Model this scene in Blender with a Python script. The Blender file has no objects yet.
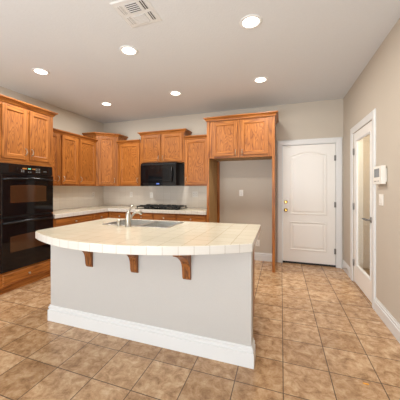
import bpy, bmesh, math
from mathutils import Vector, Matrix
C = bpy.context.scene.collection
SC = bpy.context.scene

# ------------------------------------------------------------------ camera
cd = bpy.data.cameras.new('camera')
cam = bpy.data.objects.new('camera', cd)
C.objects.link(cam)
cam.location = (0, 0, 1.308)
cam.rotation_euler = (math.pi / 2, 0, 0.3454)
cd.sensor_width = 36.0
cd.sensor_fit = 'HORIZONTAL'
cd.lens = 252.42 / 400 * 36.0
cd.shift_x = (200 - 190.24) / 400
cd.shift_y = -(200 - 187.86) / 400
cd.clip_start = 0.05
SC.camera = cam

# ------------------------------------------------------------------ world, lights, exposure
W = bpy.data.worlds.new('daylight')
SC.world = W
W.use_nodes = True
W.node_tree.nodes['Background'].inputs[0].default_value = (0.80, 0.89, 1.0, 1)
W.node_tree.nodes['Background'].inputs[1].default_value = 0.7


def area(name, loc, rot, sx, sy, energy, col, spread=math.pi):
    l = bpy.data.lights.new(name, 'AREA')
    l.shape = 'RECTANGLE'
    l.size, l.size_y, l.energy, l.color, l.spread = sx, sy, energy, col, spread
    o = bpy.data.objects.new(name, l)
    o.location, o.rotation_euler = loc, rot
    C.objects.link(o)
    return o


# daylight coming in through the glazed doors of the wall behind the camera
area('garden_door_daylight', (-1.35, -2.72, 1.2), (math.radians(88), 0, 0), 4.0, 2.1, 22, (0.92, 0.96, 1.0))
# added fill lamp, tilted up from the doorway to brighten the ceiling
area('added_ceiling_fill', (-1.35, -2.70, 0.6), (math.radians(148), 0, 0), 4.0, 1.0, 200, (0.87, 0.945, 1.0))
CAN_ENERGY = 11.0
CAN_COLOR = (1.0, 0.97, 0.90)
SC.view_settings.view_transform = 'Standard'
SC.view_settings.look = 'None'
SC.view_settings.gamma = 1.0
SC.view_settings.exposure = 0.38
SC.view_settings.use_curve_mapping = False
SC.cycles.max_bounces = 10
SC.cycles.diffuse_bounces = 6

# ------------------------------------------------------------------ dimensions
XL, XR, YB, CE = -3.786, 0.956, 4.715, 2.765
YR = -2.8                      # wall behind the camera


# ------------------------------------------------------------------ materials
def srgb(r, g, b):
    def f(c):
        c /= 255.0
        return c / 12.92 if c <= 0.04045 else ((c + 0.055) / 1.055) ** 2.4
    return (f(r), f(g), f(b), 1)


def new_mat(name):
    m = bpy.data.materials.new(name)
    m.use_nodes = True
    nt = m.node_tree
    return m, nt, nt.nodes['Principled BSDF']


def node(nt, kind, **kw):
    n = nt.nodes.new(kind)
    for k, v in kw.items():
        setattr(n, k, v)
    return n


def plain(name, col, rough=0.5, metal=0.0, spec=0.5, bump=None, coat=0.0):
    m, nt, b = new_mat(name)
    b.inputs['Base Color'].default_value = col
    b.inputs['Roughness'].default_value = rough
    b.inputs['Metallic'].default_value = metal
    b.inputs['Specular IOR Level'].default_value = spec
    b.inputs['Coat Weight'].default_value = coat
    if bump:
        tc = node(nt, 'ShaderNodeTexCoord')
        nz = node(nt, 'ShaderNodeTexNoise')
        nz.inputs['Scale'].default_value = bump[0]
        nz.inputs['Detail'].default_value = 3
        bp = node(nt, 'ShaderNodeBump')
        bp.inputs['Strength'].default_value = bump[1]
        bp.inputs['Distance'].default_value = 0.004
        nt.links.new(tc.outputs['Object'], nz.inputs['Vector'])
        nt.links.new(nz.outputs['Fac'], bp.inputs['Height'])
        nt.links.new(bp.outputs['Normal'], b.inputs['Normal'])
        # slight tone variation of the sprayed texture
        mx = node(nt, 'ShaderNodeMixRGB', blend_type='MULTIPLY')
        mx.inputs[0].default_value = 1.0
        rp = node(nt, 'ShaderNodeValToRGB')
        rp.color_ramp.elements[0].color = (0.94, 0.94, 0.94, 1)
        rp.color_ramp.elements[1].color = (1, 1, 1, 1)
        mx.inputs[1].default_value = col
        nt.links.new(nz.outputs['Fac'], rp.inputs['Fac'])
        nt.links.new(rp.outputs['Color'], mx.inputs[2])
        nt.links.new(mx.outputs['Color'], b.inputs['Base Color'])
    return m


def oak(name, axis, dark, mid, light, panel=False, rough=0.38):
    """Oiled oak with the grain along the given axis."""
    m, nt, b = new_mat(name)
    tc = node(nt, 'ShaderNodeTexCoord')
    oi = node(nt, 'ShaderNodeObjectInfo')
    ad = node(nt, 'ShaderNodeVectorMath', operation='ADD')
    cx = node(nt, 'ShaderNodeCombineXYZ')
    ml = node(nt, 'ShaderNodeMath', operation='MULTIPLY')
    ml.inputs[1].default_value = 7.0
    nt.links.new(oi.outputs['Random'], ml.inputs[0])
    for i in range(3):
        nt.links.new(ml.outputs[0], cx.inputs[i])
    nt.links.new(tc.outputs['Object'], ad.inputs[0])
    nt.links.new(cx.outputs[0], ad.inputs[1])

    def mapped(across, along):
        mp = node(nt, 'ShaderNodeMapping')
        s = [across] * 3
        s['xyz'.index(axis)] = along
        mp.inputs['Scale'].default_value = s
        nt.links.new(ad.outputs[0], mp.inputs['Vector'])
        return mp
    # cathedral figure / straight figure
    mp = mapped(8.0 if panel else 11.0, 2.0 if panel else 0.6)
    n1 = node(nt, 'ShaderNodeTexNoise')
    n1.inputs['Scale'].default_value = 1.0
    n1.inputs['Detail'].default_value = 1.5
    nt.links.new(mp.outputs[0], n1.inputs['Vector'])
    mm = node(nt, 'ShaderNodeMath', operation='MULTIPLY')
    mm.inputs[1].default_value = 15.0 if panel else 9.0
    nt.links.new(n1.outputs['Fac'], mm.inputs[0])
    fr = node(nt, 'ShaderNodeMath', operation='FRACT')
    nt.links.new(mm.outputs[0], fr.inputs[0])
    rp = node(nt, 'ShaderNodeValToRGB')
    e = rp.color_ramp.elements
    e[0].position, e[0].color = 0.0, mid
    e[1].position, e[1].color = 0.55, light
    e2 = e.new(0.88)
    e2.color = dark
    e3 = e.new(1.0)
    e3.color = mid
    nt.links.new(fr.outputs[0], rp.inputs['Fac'])
    # fine pores
    mp2 = mapped(170, 5)
    n2 = node(nt, 'ShaderNodeTexNoise')
    n2.inputs['Scale'].default_value = 1.0
    n2.inputs['Detail'].default_value = 2.0
    nt.links.new(mp2.outputs[0], n2.inputs['Vector'])
    rp2 = node(nt, 'ShaderNodeValToRGB')
    rp2.color_ramp.elements[0].position = 0.33
    rp2.color_ramp.elements[0].color = (0.62, 0.55, 0.48, 1)
    rp2.color_ramp.elements[1].position = 0.58
    rp2.color_ramp.elements[1].color = (1, 1, 1, 1)
    nt.links.new(n2.outputs['Fac'], rp2.inputs['Fac'])
    mx = node(nt, 'ShaderNodeMixRGB', blend_type='MULTIPLY')
    mx.inputs[0].default_value = 1.0
    nt.links.new(rp.outputs['Color'], mx.inputs[1])
    nt.links.new(rp2.outputs['Color'], mx.inputs[2])
    # board-to-board tone
    hs = node(nt, 'ShaderNodeHueSaturation')
    mr = node(nt, 'ShaderNodeMapRange')
    mr.inputs['To Min'].default_value = 0.93
    mr.inputs['To Max'].default_value = 1.07
    nt.links.new(oi.outputs['Random'], mr.inputs['Value'])
    nt.links.new(mr.outputs['Result'], hs.inputs['Value'])
    nt.links.new(mx.outputs['Color'], hs.inputs['Color'])
    nt.links.new(hs.outputs['Color'], b.inputs['Base Color'])
    b.inputs['Roughness'].default_value = rough
    b.inputs['Specular IOR Level'].default_value = 0.35
    return m


def tiled(name, w, h, mortar, c1, c2, cm, rough, coords='UV', off=(0, 0, 0), coat=0.0, mottle=None, bump=0.25):
    m, nt, b = new_mat(name)
    tc = node(nt, 'ShaderNodeTexCoord')
    mp = node(nt, 'ShaderNodeMapping')
    mp.inputs['Location'].default_value = off
    br = node(nt, 'ShaderNodeTexBrick')
    br.offset = 0.0
    br.squash = 1.0
    br.inputs['Scale'].default_value = 1.0
    br.inputs['Brick Width'].default_value = w
    br.inputs['Row Height'].default_value = h
    br.inputs['Mortar Size'].default_value = mortar
    br.inputs['Mortar Smooth'].default_value = 0.3
    br.inputs['Color1'].default_value = c1
    br.inputs['Color2'].default_value = c2
    br.inputs['Mortar'].default_value = cm
    nt.links.new(tc.outputs[coords], mp.inputs['Vector'])
    nt.links.new(mp.outputs[0], br.inputs['Vector'])
    colour = br.outputs['Color']
    if mottle:
        n1 = node(nt, 'ShaderNodeTexNoise')
        n1.inputs['Scale'].default_value = 12.0
        n1.inputs['Detail'].default_value = 7
        n1.inputs['Roughness'].default_value = 0.75
        n1.inputs['Distortion'].default_value = 0.4
        nt.links.new(tc.outputs[coords], n1.inputs['Vector'])
        rp = node(nt, 'ShaderNodeValToRGB')
        e = rp.color_ramp.elements
        e[0].position, e[0].color = 0.34, mottle[0]
        e[1].position, e[1].color = 0.66, mottle[2]
        x = e.new(0.5)
        x.color = mottle[1]
        nt.links.new(n1.outputs['Fac'], rp.inputs['Fac'])
        mx = node(nt, 'ShaderNodeMixRGB', blend_type='MULTIPLY')
        mx.inputs[0].default_value = 1.0
        nt.links.new(rp.outputs['Color'], mx.inputs[1])
        nt.links.new(colour, mx.inputs[2])
        # grout keeps its own colour
        m2 = node(nt, 'ShaderNodeMixRGB')
        nt.links.new(br.outputs['Fac'], m2.inputs[0])
        nt.links.new(mx.outputs['Color'], m2.inputs[1])
        m2.inputs[2].default_value = cm
        colour = m2.outputs['Color']
    nt.links.new(colour, b.inputs['Base Color'])
    iv = node(nt, 'ShaderNodeMath', operation='SUBTRACT')
    iv.inputs[0].default_value = 1.0
    nt.links.new(br.outputs['Fac'], iv.inputs[1])
    bp = node(nt, 'ShaderNodeBump')
    bp.inputs['Strength'].default_value = bump
    bp.inputs['Distance'].default_value = 0.003
    nt.links.new(iv.outputs[0], bp.inputs['Height'])
    nt.links.new(bp.outputs['Normal'], b.inputs['Normal'])
    b.inputs['Roughness'].default_value = rough
    b.inputs['Coat Weight'].default_value = coat
    return m


def glowing(name, col, strength):
    m, nt, b = new_mat(name)
    b.inputs['Base Color'].default_value = col
    b.inputs['Emission Color'].default_value = col
    b.inputs['Emission Strength'].default_value = strength
    return m


DK, MD, LT = srgb(130, 74, 30), srgb(163, 98, 41), srgb(182, 115, 53)
OAKZ = oak('oak_upright', 'z', DK, MD, LT)
OAKX = oak('oak_grain_across', 'x', DK, MD, LT)
OAKY = oak('oak_grain_deep', 'y', DK, MD, LT)
OAKP = oak('oak_panel', 'z', DK, MD, LT, panel=True)
OAKD = oak('oak_bracket', 'z', srgb(100, 58, 26), srgb(136, 82, 40), srgb(154, 96, 48))
PLY = oak('veneer_inside', 'z', srgb(158, 124, 76), srgb(176, 142, 92), srgb(186, 152, 102), rough=0.6)
PAINT = plain('tan_wall_paint', srgb(197, 187, 173), 0.75, spec=0.25, bump=(160, 0.25))
ISLAND_PAINT = plain('pale_grey_wall_paint', srgb(190, 186, 181), 0.7, spec=0.25, bump=(160, 0.25))
CEIL = plain('ceiling_paint', srgb(217, 219, 221), 0.85, spec=0.15, bump=(70, 0.35))
WHITE = plain('white_trim_paint', srgb(219, 219, 218), 0.35)
DOORW = plain('white_door_paint', srgb(236, 233, 228), 0.4)
PLASTIC = plain('white_plastic', srgb(232, 228, 220), 0.35)
ALMOND = plain('ivory_plastic', srgb(222, 214, 198), 0.35)
DARKSLOT = plain('dark_slot', srgb(40, 38, 36), 0.6)
NICKEL = plain('brushed_nickel', srgb(190, 184, 172), 0.3, metal=1.0)
HINGE = plain('satin_hinge_metal', srgb(138, 136, 132), 0.45, metal=0.6)
STEEL = plain('stainless_steel', srgb(205, 204, 200), 0.36, metal=1.0)
BRASS = plain('polished_brass', srgb(206, 164, 86), 0.18, metal=1.0)
BLACKGLASS = plain('black_glass', (0.004, 0.004, 0.005, 1), 0.05, spec=0.4)
BLACK = plain('black_enamel', (0.006, 0.006, 0.007, 1), 0.2, spec=0.35)
IRON = plain('cast_iron', (0.012, 0.012, 0.012, 1), 0.45)
OVENWIN = plain('oven_glass_brown_reflection', srgb(64, 40, 25), 0.05, spec=0.8)  # brown tone of the mirrored room is painted into the glass colour
SWEEP = plain('dark_rubber', srgb(36, 34, 36), 0.6)
SCREEN = plain('grey_display', srgb(112, 116, 120), 0.25)
GREEN = glowing('green_readout', (0.12, 0.45, 0.34, 1), 0.4)
AMBER = glowing('amber_readout', (0.40, 0.16, 0.03, 1), 0.10)
BLUE = glowing('blue_readout', (0.10, 0.18, 0.55, 1), 0.4)
GREYMARK = plain('grey_marking', srgb(120, 120, 118), 0.5)
LENS = glowing('lamp_lens', (1.0, 0.94, 0.82, 1), 3.5)
ORANGE = plain('orange_leaf', srgb(232, 160, 40), 0.6)
FLOOR = tiled('brown_ceramic_floor_tile', 0.309, 0.309, 0.0035, srgb(255, 250, 244), srgb(226, 214, 200), srgb(100, 82, 66), 0.24, 'Object',
              (-0.0132, -0.167, 0), mottle=(srgb(152, 120, 88), srgb(197, 163, 127), srgb(224, 200, 168)), bump=0.4)
CTOP = tiled('cream_counter_tile', 0.152, 0.152, 0.002, srgb(222, 213, 192), srgb(216, 206, 184), srgb(180, 163, 134), 0.14, 'UV', (0.18, -1.82, 0), bump=0.2)
CEDGE = tiled('cream_edge_tile', 0.108, 5.0, 0.0016, srgb(216, 212, 204), srgb(210, 205, 197), srgb(172, 160, 142), 0.14, 'UV', (0, 2.0, 0), bump=0.2)
SPLASH = tiled('cream_wall_tile', 0.152, 0.152, 0.0016, srgb(226, 218, 205), srgb(220, 211, 198), srgb(204, 195, 180), 0.2, 'UV', (0, -0.914, 0), bump=0.12)

# clear glass: what lies behind shows through, with a mirror reflection on top
GLASS, nt, b = new_mat('clear_glass')
nt.nodes.remove(b)
tr = node(nt, 'ShaderNodeBsdfTransparent')
tr.inputs[0].default_value = (0.97, 0.975, 0.96, 1)
gl = node(nt, 'ShaderNodeBsdfGlossy')
gl.inputs['Roughness'].default_value = 0.02
fz = node(nt, 'ShaderNodeFresnel')
fz.inputs[0].default_value = 1.45
ms = node(nt, 'ShaderNodeMixShader')
gm = node(nt, 'ShaderNodeNewGeometry')
fb = node(nt, 'ShaderNodeMath', operation='SUBTRACT')
fb.inputs[0].default_value = 1.0
nt.links.new(gm.outputs['Backfacing'], fb.inputs[1])
fm = node(nt, 'ShaderNodeMath', operation='MULTIPLY')
nt.links.new(fz.outputs[0], fm.inputs[0])
nt.links.new(fb.outputs[0], fm.inputs[1])
nt.links.new(fm.outputs[0], ms.inputs[0])
nt.links.new(tr.outputs[0], ms.inputs[1])
nt.links.new(gl.outputs[0], ms.inputs[2])
nt.links.new(ms.outputs[0], nt.nodes['Material Output'].inputs[0])


# ------------------------------------------------------------------ mesh builder
class MB:
    """Collects shapes (world coordinates, through an optional frame) into one mesh."""

    def __init__(self, frame=None):
        self.v, self.f, self.mi, self.sm, self.uv, self.mats = [], [], [], [], [], []
        self.fr = frame or Matrix.Identity(4)

    def m(self, mat):
        if mat not in self.mats:
            self.mats.append(mat)
        return self.mats.index(mat)

    def add(self, verts, faces, mat, smooth=False, uvs=None):
        b = len(self.v)
        self.v += [self.fr @ Vector(p) for p in verts]
        for k, f in enumerate(faces):
            self.f.append([b + i for i in f])
            self.mi.append(self.m(mat))
            self.sm.append(smooth)
            if uvs:
                self.uv.append(uvs[k])
            else:
                ps = [Vector(verts[i]) for i in f]
                n = (ps[1] - ps[0]).cross(ps[2] - ps[0])
                a = max(range(3), key=lambda i: abs(n[i]))
                o = [i for i in range(3) if i != a]
                self.uv.append([(p[o[0]], p[o[1]]) for p in ps])
        return self

    def box(self, x0, x1, y0, y1, z0, z1, mat):
        x0, x1 = sorted((x0, x1)); y0, y1 = sorted((y0, y1)); z0, z1 = sorted((z0, z1))
        v = [(x, y, z) for z in (z0, z1) for y in (y0, y1) for x in (x0, x1)]
        f = [(0, 2, 3, 1), (4, 5, 7, 6), (0, 1, 5, 4), (2, 6, 7, 3), (0, 4, 6, 2), (1, 3, 7, 5)]
        return self.add(v, f, mat)

    def prism(self, pts, vec, mat, caps=True, smooth=False):
        """Extrude a planar polygon (3D points) along vec."""
        n = len(pts)
        vec = Vector(vec)
        v = [Vector(p) for p in pts] + [Vector(p) + vec for p in pts]
        f = [(i, (i + 1) % n, n + (i + 1) % n, n + i) for i in range(n)]
        self.add(v, f, mat, smooth)
        if caps:
            self.add(v, [tuple(range(n))[::-1], tuple(range(n, 2 * n))], mat)
        return self

    def lathe(self, o, axis, prof, mat, seg=24, smooth=True, cap0=True, cap1=True):
        """prof = [(radius, distance along axis)]"""
        axis = Vector(axis).normalized()
        a = axis.orthogonal().normalized()
        b = axis.cross(a)
        o = Vector(o)
        v = []
        for r, h in prof:
            for k in range(seg):
                t = 2 * math.pi * k / seg
                v.append(o + axis * h + (a * math.cos(t) + b * math.sin(t)) * r)
        f = []
        for i in range(len(prof) - 1):
            for k in range(seg):
                k2 = (k + 1) % seg
                f.append((i * seg + k, i * seg + k2, (i + 1) * seg + k2, (i + 1) * seg + k))
        self.add(v, f, mat, smooth)
        if cap0:
            self.add(v[:seg], [tuple(range(seg))[::-1]], mat)
        if cap1:
            self.add(v[-seg:], [tuple(range(seg))], mat)
        return self

    def tube(self, pts, r, mat, seg=12):
        pts = [Vector(p) for p in pts]
        rs = r if isinstance(r, (list, tuple)) else [r] * len(pts)
        v, prev = [], None
        for i, p in enumerate(pts):
            t = (pts[min(i + 1, len(pts) - 1)] - pts[max(i - 1, 0)]).normalized()
            if prev is None:
                a = t.orthogonal().normalized()
            else:
                a = (prev - t * prev.dot(t)).normalized()
            prev = a
            b = t.cross(a)
            for k in range(seg):
                q = 2 * math.pi * k / seg
                v.append(p + (a * math.cos(q) + b * math.sin(q)) * rs[i])
        f = []
        for i in range(len(pts) - 1):
            for k in range(seg):
                k2 = (k + 1) % seg
                f.append((i * seg + k, i * seg + k2, (i + 1) * seg + k2, (i + 1) * seg + k))
        self.add(v, f, mat, True)
        self.add(v[:seg], [tuple(range(seg))[::-1]], mat)
        self.add(v[-seg:], [tuple(range(seg))], mat)
        return self

    def sweep(self, path, prof, mat, up=(0, 0, 1), closed=False):
        """Sweep a profile [(out, up)] along a planar polyline with mitred corners; 'out' is to the right of the path."""
        up = Vector(up)
        P = [Vector(p) for p in path]
        n = len(P)
        dirs = [(P[(i + 1) % n] - P[i]).normalized() for i in range(n if closed else n - 1)]
        v = []
        for i in range(n):
            d0 = dirs[i - 1] if (closed or i > 0) else dirs[0]
            d1 = dirs[i] if (closed or i < n - 1) else dirs[-1]
            n0, n1 = d0.cross(up), d1.cross(up)
            mt = (n0 + n1).normalized()
            k = 1.0 / max(0.25, mt.dot(n1))
            for o, h in prof:
                v.append(P[i] + mt * (o * k) + up * h)
        m = len(prof)
        f = []
        for i in range(n if closed else n - 1):
            j = (i + 1) % n
            for k in range(m):
                k2 = (k + 1) % m
                f.append((i * m + k, j * m + k, j * m + k2, i * m + k2))
        self.add(v, f, mat)
        if not closed:
            self.add(v[:m], [tuple(range(m))], mat)
            self.add(v[-m:], [tuple(range(m))[::-1]], mat)
        return self

    def build(self, name, parent=None, bevel=0.0, origin=None):
        o0 = Vector(origin) if origin else (WORLD.get(parent.name, Vector()) if parent else Vector())
        me = bpy.data.meshes.new(name)
        me.from_pydata([tuple(p - o0) for p in self.v], [], self.f)
        for mat in self.mats:
            me.materials.append(mat)
        me.polygons.foreach_set('material_index', self.mi)
        me.polygons.foreach_set('use_smooth', self.sm)
        ul = me.uv_layers.new(name='UVMap')
        flat = [c for u in self.uv for p in u for c in p]
        ul.data.foreach_set('uv', flat)
        bm = bmesh.new()
        bm.from_mesh(me)
        bmesh.ops.remove_doubles(bm, verts=bm.verts, dist=1e-6)
        bmesh.ops.recalc_face_normals(bm, faces=bm.faces)
        bm.to_mesh(me)
        bm.free()
        o = bpy.data.objects.new(name, me)
        C.objects.link(o)
        if parent:
            o.parent = parent
            # a sub-part's parent is a mesh that already sits at its thing's base
            o.location = o0 - WORLD.get(parent.name, Vector())
        else:
            o.location = o0
        WORLD[o.name] = o0
        if bevel:
            bv = o.modifiers.new('edge', 'BEVEL')
            bv.width, bv.segments, bv.limit_method = bevel, 2, 'ANGLE'
            bv.angle_limit = math.radians(40)
        return o


WORLD = {}


def thing(name, label, cat, loc, group=None):
    o = bpy.data.objects.new(name, None)
    o.empty_display_size = 0.1
    C.objects.link(o)
    o.location = loc
    WORLD[o.name] = Vector(loc)
    o['label'], o['category'] = label, cat
    if group:
        o['group'] = group
    return o


def tag(o, label, cat, group=None):
    o['label'], o['category'] = label, cat
    if group:
        o['group'] = group
    return o


def struct(mb, name, bevel=0.0, label=None):
    o = mb.build(name, None, bevel)
    o['kind'] = 'structure'
    if label:
        o['label'] = label
        o['category'] = name.split('_')[0]
    return o


def frame(o, u, n):
    """Frame with x along u, y out of the face along n, z up."""
    u, n = Vector(u).normalized(), Vector(n).normalized()
    M = Matrix.Identity(4)
    for i in range(3):
        M[i][0], M[i][1], M[i][2], M[i][3] = u[i], n[i], (0, 0, 1)[i], o[i]
    return M


# ================================================================== room shell
f = MB()
f.box(XL - 0.15, 2.1, YR - 0.15, YB + 0.15, -0.1, 0, FLOOR)
struct(f, 'floor', label='brown mottled square ceramic tile floor')
f = MB()
f.box(XL - 0.15, XR + 0.15, YR - 0.15, YB + 0.15, CE, CE + 0.1, CEIL)
struct(f, 'ceiling', label='off white sprayed ceiling with recessed lights')
f = MB()
f.box(XL - 0.15, XL, YR, YB + 0.15, 0, CE, PAINT)
struct(f, 'wall_left', label='tan painted wall behind the ovens')
f = MB()
f.box(XL, 0.02, YB, YB + 0.15, 0, CE, PAINT)
f.box(0.855, XR + 0.12, YB, YB + 0.15, 0, CE, PAINT)
f.box(0.02, 0.855, YB, YB + 0.15, 2.05, CE, PAINT)
struct(f, 'wall_back', label='tan painted wall behind the cooktop and white door')
DY0, DY1, DZ = 3.31, 4.09, 2.07          # glass door opening in the right wall
f = MB()
f.box(XR, XR + 0.12, YR, DY0, 0, CE, PAINT)
f.box(XR, XR + 0.12, DY1, YB, 0, CE, PAINT)
f.box(XR, XR + 0.12, DY0, DY1, DZ, CE, PAINT)
struct(f, 'wall_right', label='tan painted wall with the thermostat')
f = MB()
f.box(XL, -3.35, YR - 0.12, YR, 0, CE, PAINT)
f.box(0.65, XR, YR - 0.12, YR, 0, CE, PAINT)
f.box(-3.35, 0.65, YR - 0.12, YR, 2.25, CE, PAINT)
struct(f, 'wall_front', label='tan painted wall behind the viewpoint')
f = MB()
for x in (-3.35, -2.04, -0.72, 0.59):
    f.box(x, x + 0.06, YR - 0.09, YR - 0.03, 0, 2.25, WHITE)
f.box(-3.29, 0.59, YR - 0.088, YR - 0.032, 2.19, 2.25, WHITE)
f.box(-3.29, 0.59, YR - 0.088, YR - 0.032, 0, 0.06, WHITE)
struct(f, 'window_1', label='wide glazed opening behind the viewpoint')

# small pantry behind the glass door
f = MB()
f.box(XR + 0.12, 2.0, 4.35, 4.45, 0, 2.5, PAINT)
f.box(XR + 0.12, 2.0, 2.75, 2.85, 0, 2.5, PAINT)
f.box(1.95, 2.05, 2.85, 4.35, 0, 2.5, PAINT)
f.box(XR + 0.12, 2.05, 2.75, 4.45, 2.5, 2.6, CEIL)
struct(f, 'wall_pantry', label='beige walls of the pantry behind the glass door')
area('added_pantry_fill', (1.55, 3.5, 2.47), (0, 0, 0), 0.3, 0.3, 17, (1.0, 0.85, 0.62))  # fill lamp added to warm the view through the glass, no fixture

# baseboards
BB = [(0, 0), (0.018, 0), (0.018, 0.095), (0.010, 0.099), (0.010, 0.107), (0.014, 0.111), (0.014, 0.121), (0.006, 0.127), (0.006, 0.14), (0, 0.14)]
f = MB()
f.sweep([(XR, YR + 0.01, 0), (XR, 3.205, 0)][::-1], BB, WHITE)
f.sweep([(XR, 4.25, 0), (XR, YB, 0)][::-1], BB, WHITE)
struct(f, 'baseboard_right', label='white moulded baseboard along the right wall')
f = MB()
f.sweep([(-1.125, YB, 0), (-0.145, YB, 0)], BB, WHITE)
struct(f, 'baseboard_back', label='white moulded baseboard in the refrigerator alcove')
f = MB()
f.sweep([(XL, 1.95, 0), (XL, YR + 0.01, 0)][::-1], BB, WHITE)
struct(f, 'baseboard_left', label='white moulded baseboard left of the ovens')

# tiled backsplash
f = MB()
f.box(XL, XL + 0.008, 2.85, YB, 0.915, 1.344, SPLASH)
f.box(XL + 0.008, -1.182, YB - 0.008, YB, 0.915, 1.344, SPLASH)
struct(f, 'trim_1', label='cream tiled backsplash above the back counter')

CAS = [(0, 0), (0, 0.012), (0.012, 0.016), (0.045, 0.018), (0.07, 0.02), (0.082, 0.016), (0.088, 0.01), (0.088, 0)]


def hinge(parent, p, n, length=0.09):
    """Door hinge: leaf and knuckle. p is the knuckle centre, n the wall normal."""
    h = MB()
    n = Vector(n)
    u = Vector((n.y, -n.x, 0))
    p = Vector(p)
    h.lathe(p + n * 0.005 - Vector((0, 0, length / 2)), (0, 0, 1), [(0.008, 0), (0.008, length)], HINGE, 10)
    for s in (-1, 1):
        q = p + u * s * 0.012
        h.prism([q - u * 0.012 + Vector((0, 0, -length / 2)), q + u * 0.012 + Vector((0, 0, -length / 2)),
                 q + u * 0.012 + Vector((0, 0, length / 2)), q - u * 0.012 + Vector((0, 0, length / 2))], n * 0.003, HINGE)
    return h.build('hinge', parent)


# ---- door_1: white two-panel door in the back wall
d1 = thing('door_1', 'white two-panel door with brass knob in the back wall', 'door', (0.44, YB, 0))
d1['kind'] = 'structure'
c = MB()
# casing: profile (out from the opening, towards the room)
YF = YB
path = [(0.022, 0), (0.022, 2.05), (0.852, 2.05), (0.852, 0)]
cc = [(o, h) for o, h in CAS]
c.sweep([(x, YF, z) for x, z in path][::-1], cc, WHITE, up=(0, -1, 0))
for a in ((0.018, 0.026, 0, 2.052), (0.848, 0.857, 0, 2.052)):
    c.box(a[0], a[1], YB - 0.001, YB + 0.11, a[2], a[3], WHITE)
c.box(0.026, 0.848, YB - 0.001, YB + 0.11, 2.044, 2.052, WHITE)
c.build('door_casing', d1)
s = MB()
s.box(0.029, 0.845, YB + 0.012, YB + 0.052, 0.03, 2.041, DOORW)
s.build('door_slab', d1, 0.003)


def arch(x0, x1, z0, z1, rise, n=18):
    pts = [(x0, z0), (x1, z0)]
    for i in range(n + 1):
        t = i / n
        pts.append((x1 + (x0 - x1) * t, z1 + rise * (0.5 - 0.5 * math.cos(2 * math.pi * t)) ** 0.8))
    return pts


def shrink(pts, d):
    n = len(pts)
    out = []
    for i in range(n):
        p0, p, p2 = Vector(pts[i - 1]), Vector(pts[i]), Vector(pts[(i + 1) % n])
        e0, e1 = (p - p0).normalized(), (p2 - p).normalized()
        n0, n1 = Vector((-e0.y, e0.x)), Vector((-e1.y, e1.x))
        mt = (n0 + n1).normalized()
        out.append(tuple(p + mt * d / max(0.3, mt.dot(n1))))
    return out


yf = YB + 0.012
for pts in (arch(0.143, 0.72, 0.85, 1.875, 0.062), [(0.143, 0.235), (0.72, 0.235), (0.72, 0.725), (0.143, 0.725)]):
    p = MB()
    n = len(pts)
    rings = [(0.0, 0.0), (0.004, 0.010), (0.014, 0.012), (0.026, 0.001), (0.040, 0.001), (0.062, 0.008)]
    v = []
    for d, h in rings:
        v += [(x, yf - h, z) for x, z in shrink(pts, d)]
    fc = [(r * n + i, r * n + (i + 1) % n, (r + 1) * n + (i + 1) % n, (r + 1) * n + i) for r in range(len(rings) - 1) for i in range(n)]
    fc.append(tuple(range((len(rings) - 1) * n, len(rings) * n)))
    p.add(v, fc, DOORW)
    p.build('door_panel', d1)
sw = MB()
sw.box(0.027, 0.847, YB + 0.004, YB + 0.06, 0.006, 0.0295, SWEEP)
sw.build('door_sweep', d1)['label'] = 'dark rubber sweep'
th = MB()
th.box(0.022, 0.852, YB + 0.005, YB + 0.11, 0.0005, 0.006, SWEEP)
th.build('threshold', d1)
for z in (1.80, 1.03, 0.26):
    hinge(d1, (0.847, YB + 0.004, z), (0, -1, 0))
k = MB()
k.lathe((0.078, yf, 0.921), (0, -1, 0), [(0.030, 0), (0.030, 0.006), (0.013, 0.010), (0.012, 0.028), (0.024, 0.036), (0.029, 0.050), (0.024, 0.062), (0.008, 0.066)], BRASS, 20)
k.build('doorknob', d1)['label'] = 'polished brass doorknob'
k = MB()
k.lathe((0.078, yf, 1.061), (0, -1, 0), [(0.030, 0), (0.028, 0.010), (0.020, 0.014), (0.006, 0.014)], BRASS, 20)
k.box(0.074, 0.082, yf - 0.026, yf - 0.013, 1.047, 1.075, BRASS)
k.build('deadbolt', d1)['label'] = 'brass deadbolt turn'
k = MB()
k.box(0.078, 0.160, yf - 0.014, yf, 2.008, 2.035, PLASTIC)
k.build('contact_sensor', d1, 0.003)

# ---- door_2: glazed pantry door in the right wall
d2 = thing('door_2', 'cream full-glass pantry door with lever handle in the right wall', 'door', (XR, 3.7, 0))
d2['kind'] = 'structure'
c = MB()
c.sweep([(XR, y, z) for y, z in ((4.125, 0), (4.125, 2.07), (3.302, 2.07), (3.302, 0))][::-1], CAS, WHITE, up=(-1, 0, 0))
c.box(XR + 0.001, XR + 0.11, 4.088, 4.126, 0, 2.07, WHITE)
c.box(XR + 0.001, XR + 0.11, 3.301, 3.312, 0, 2.07, WHITE)
c.build('door_casing', d2)
s = MB()
fx0, fx1 = XR + 0.002, XR + 0.040
A0, A1, Z0, Z1 = 3.317, 4.083, 0.012, 2.064
g0, g1, gz0, gz1 = 3.392, 3.985, 0.25, 1.955
s.box(fx0, fx1, A0, g0, Z0, Z1, DOORW)
s.box(fx0, fx1, g1, A1, Z0, Z1, DOORW)
s.box(fx0, fx1, g0, g1, Z0, gz0, DOORW)
s.box(fx0, fx1, g0, g1, gz1, Z1, DOORW)
s.build('door_slab', d2)
bd = MB()
bd.sweep([(fx0, g0, gz0), (fx0, g1, gz0), (fx0, g1, gz1), (fx0, g0, gz1)], [(0, 0.006), (0.006, 0.006), (0.018, -0.002), (0.022, -0.018), (0, -0.018)], WHITE, up=(-1, 0, 0), closed=True)
bd.build('glazing_bead', d2)
gp = MB()
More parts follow.
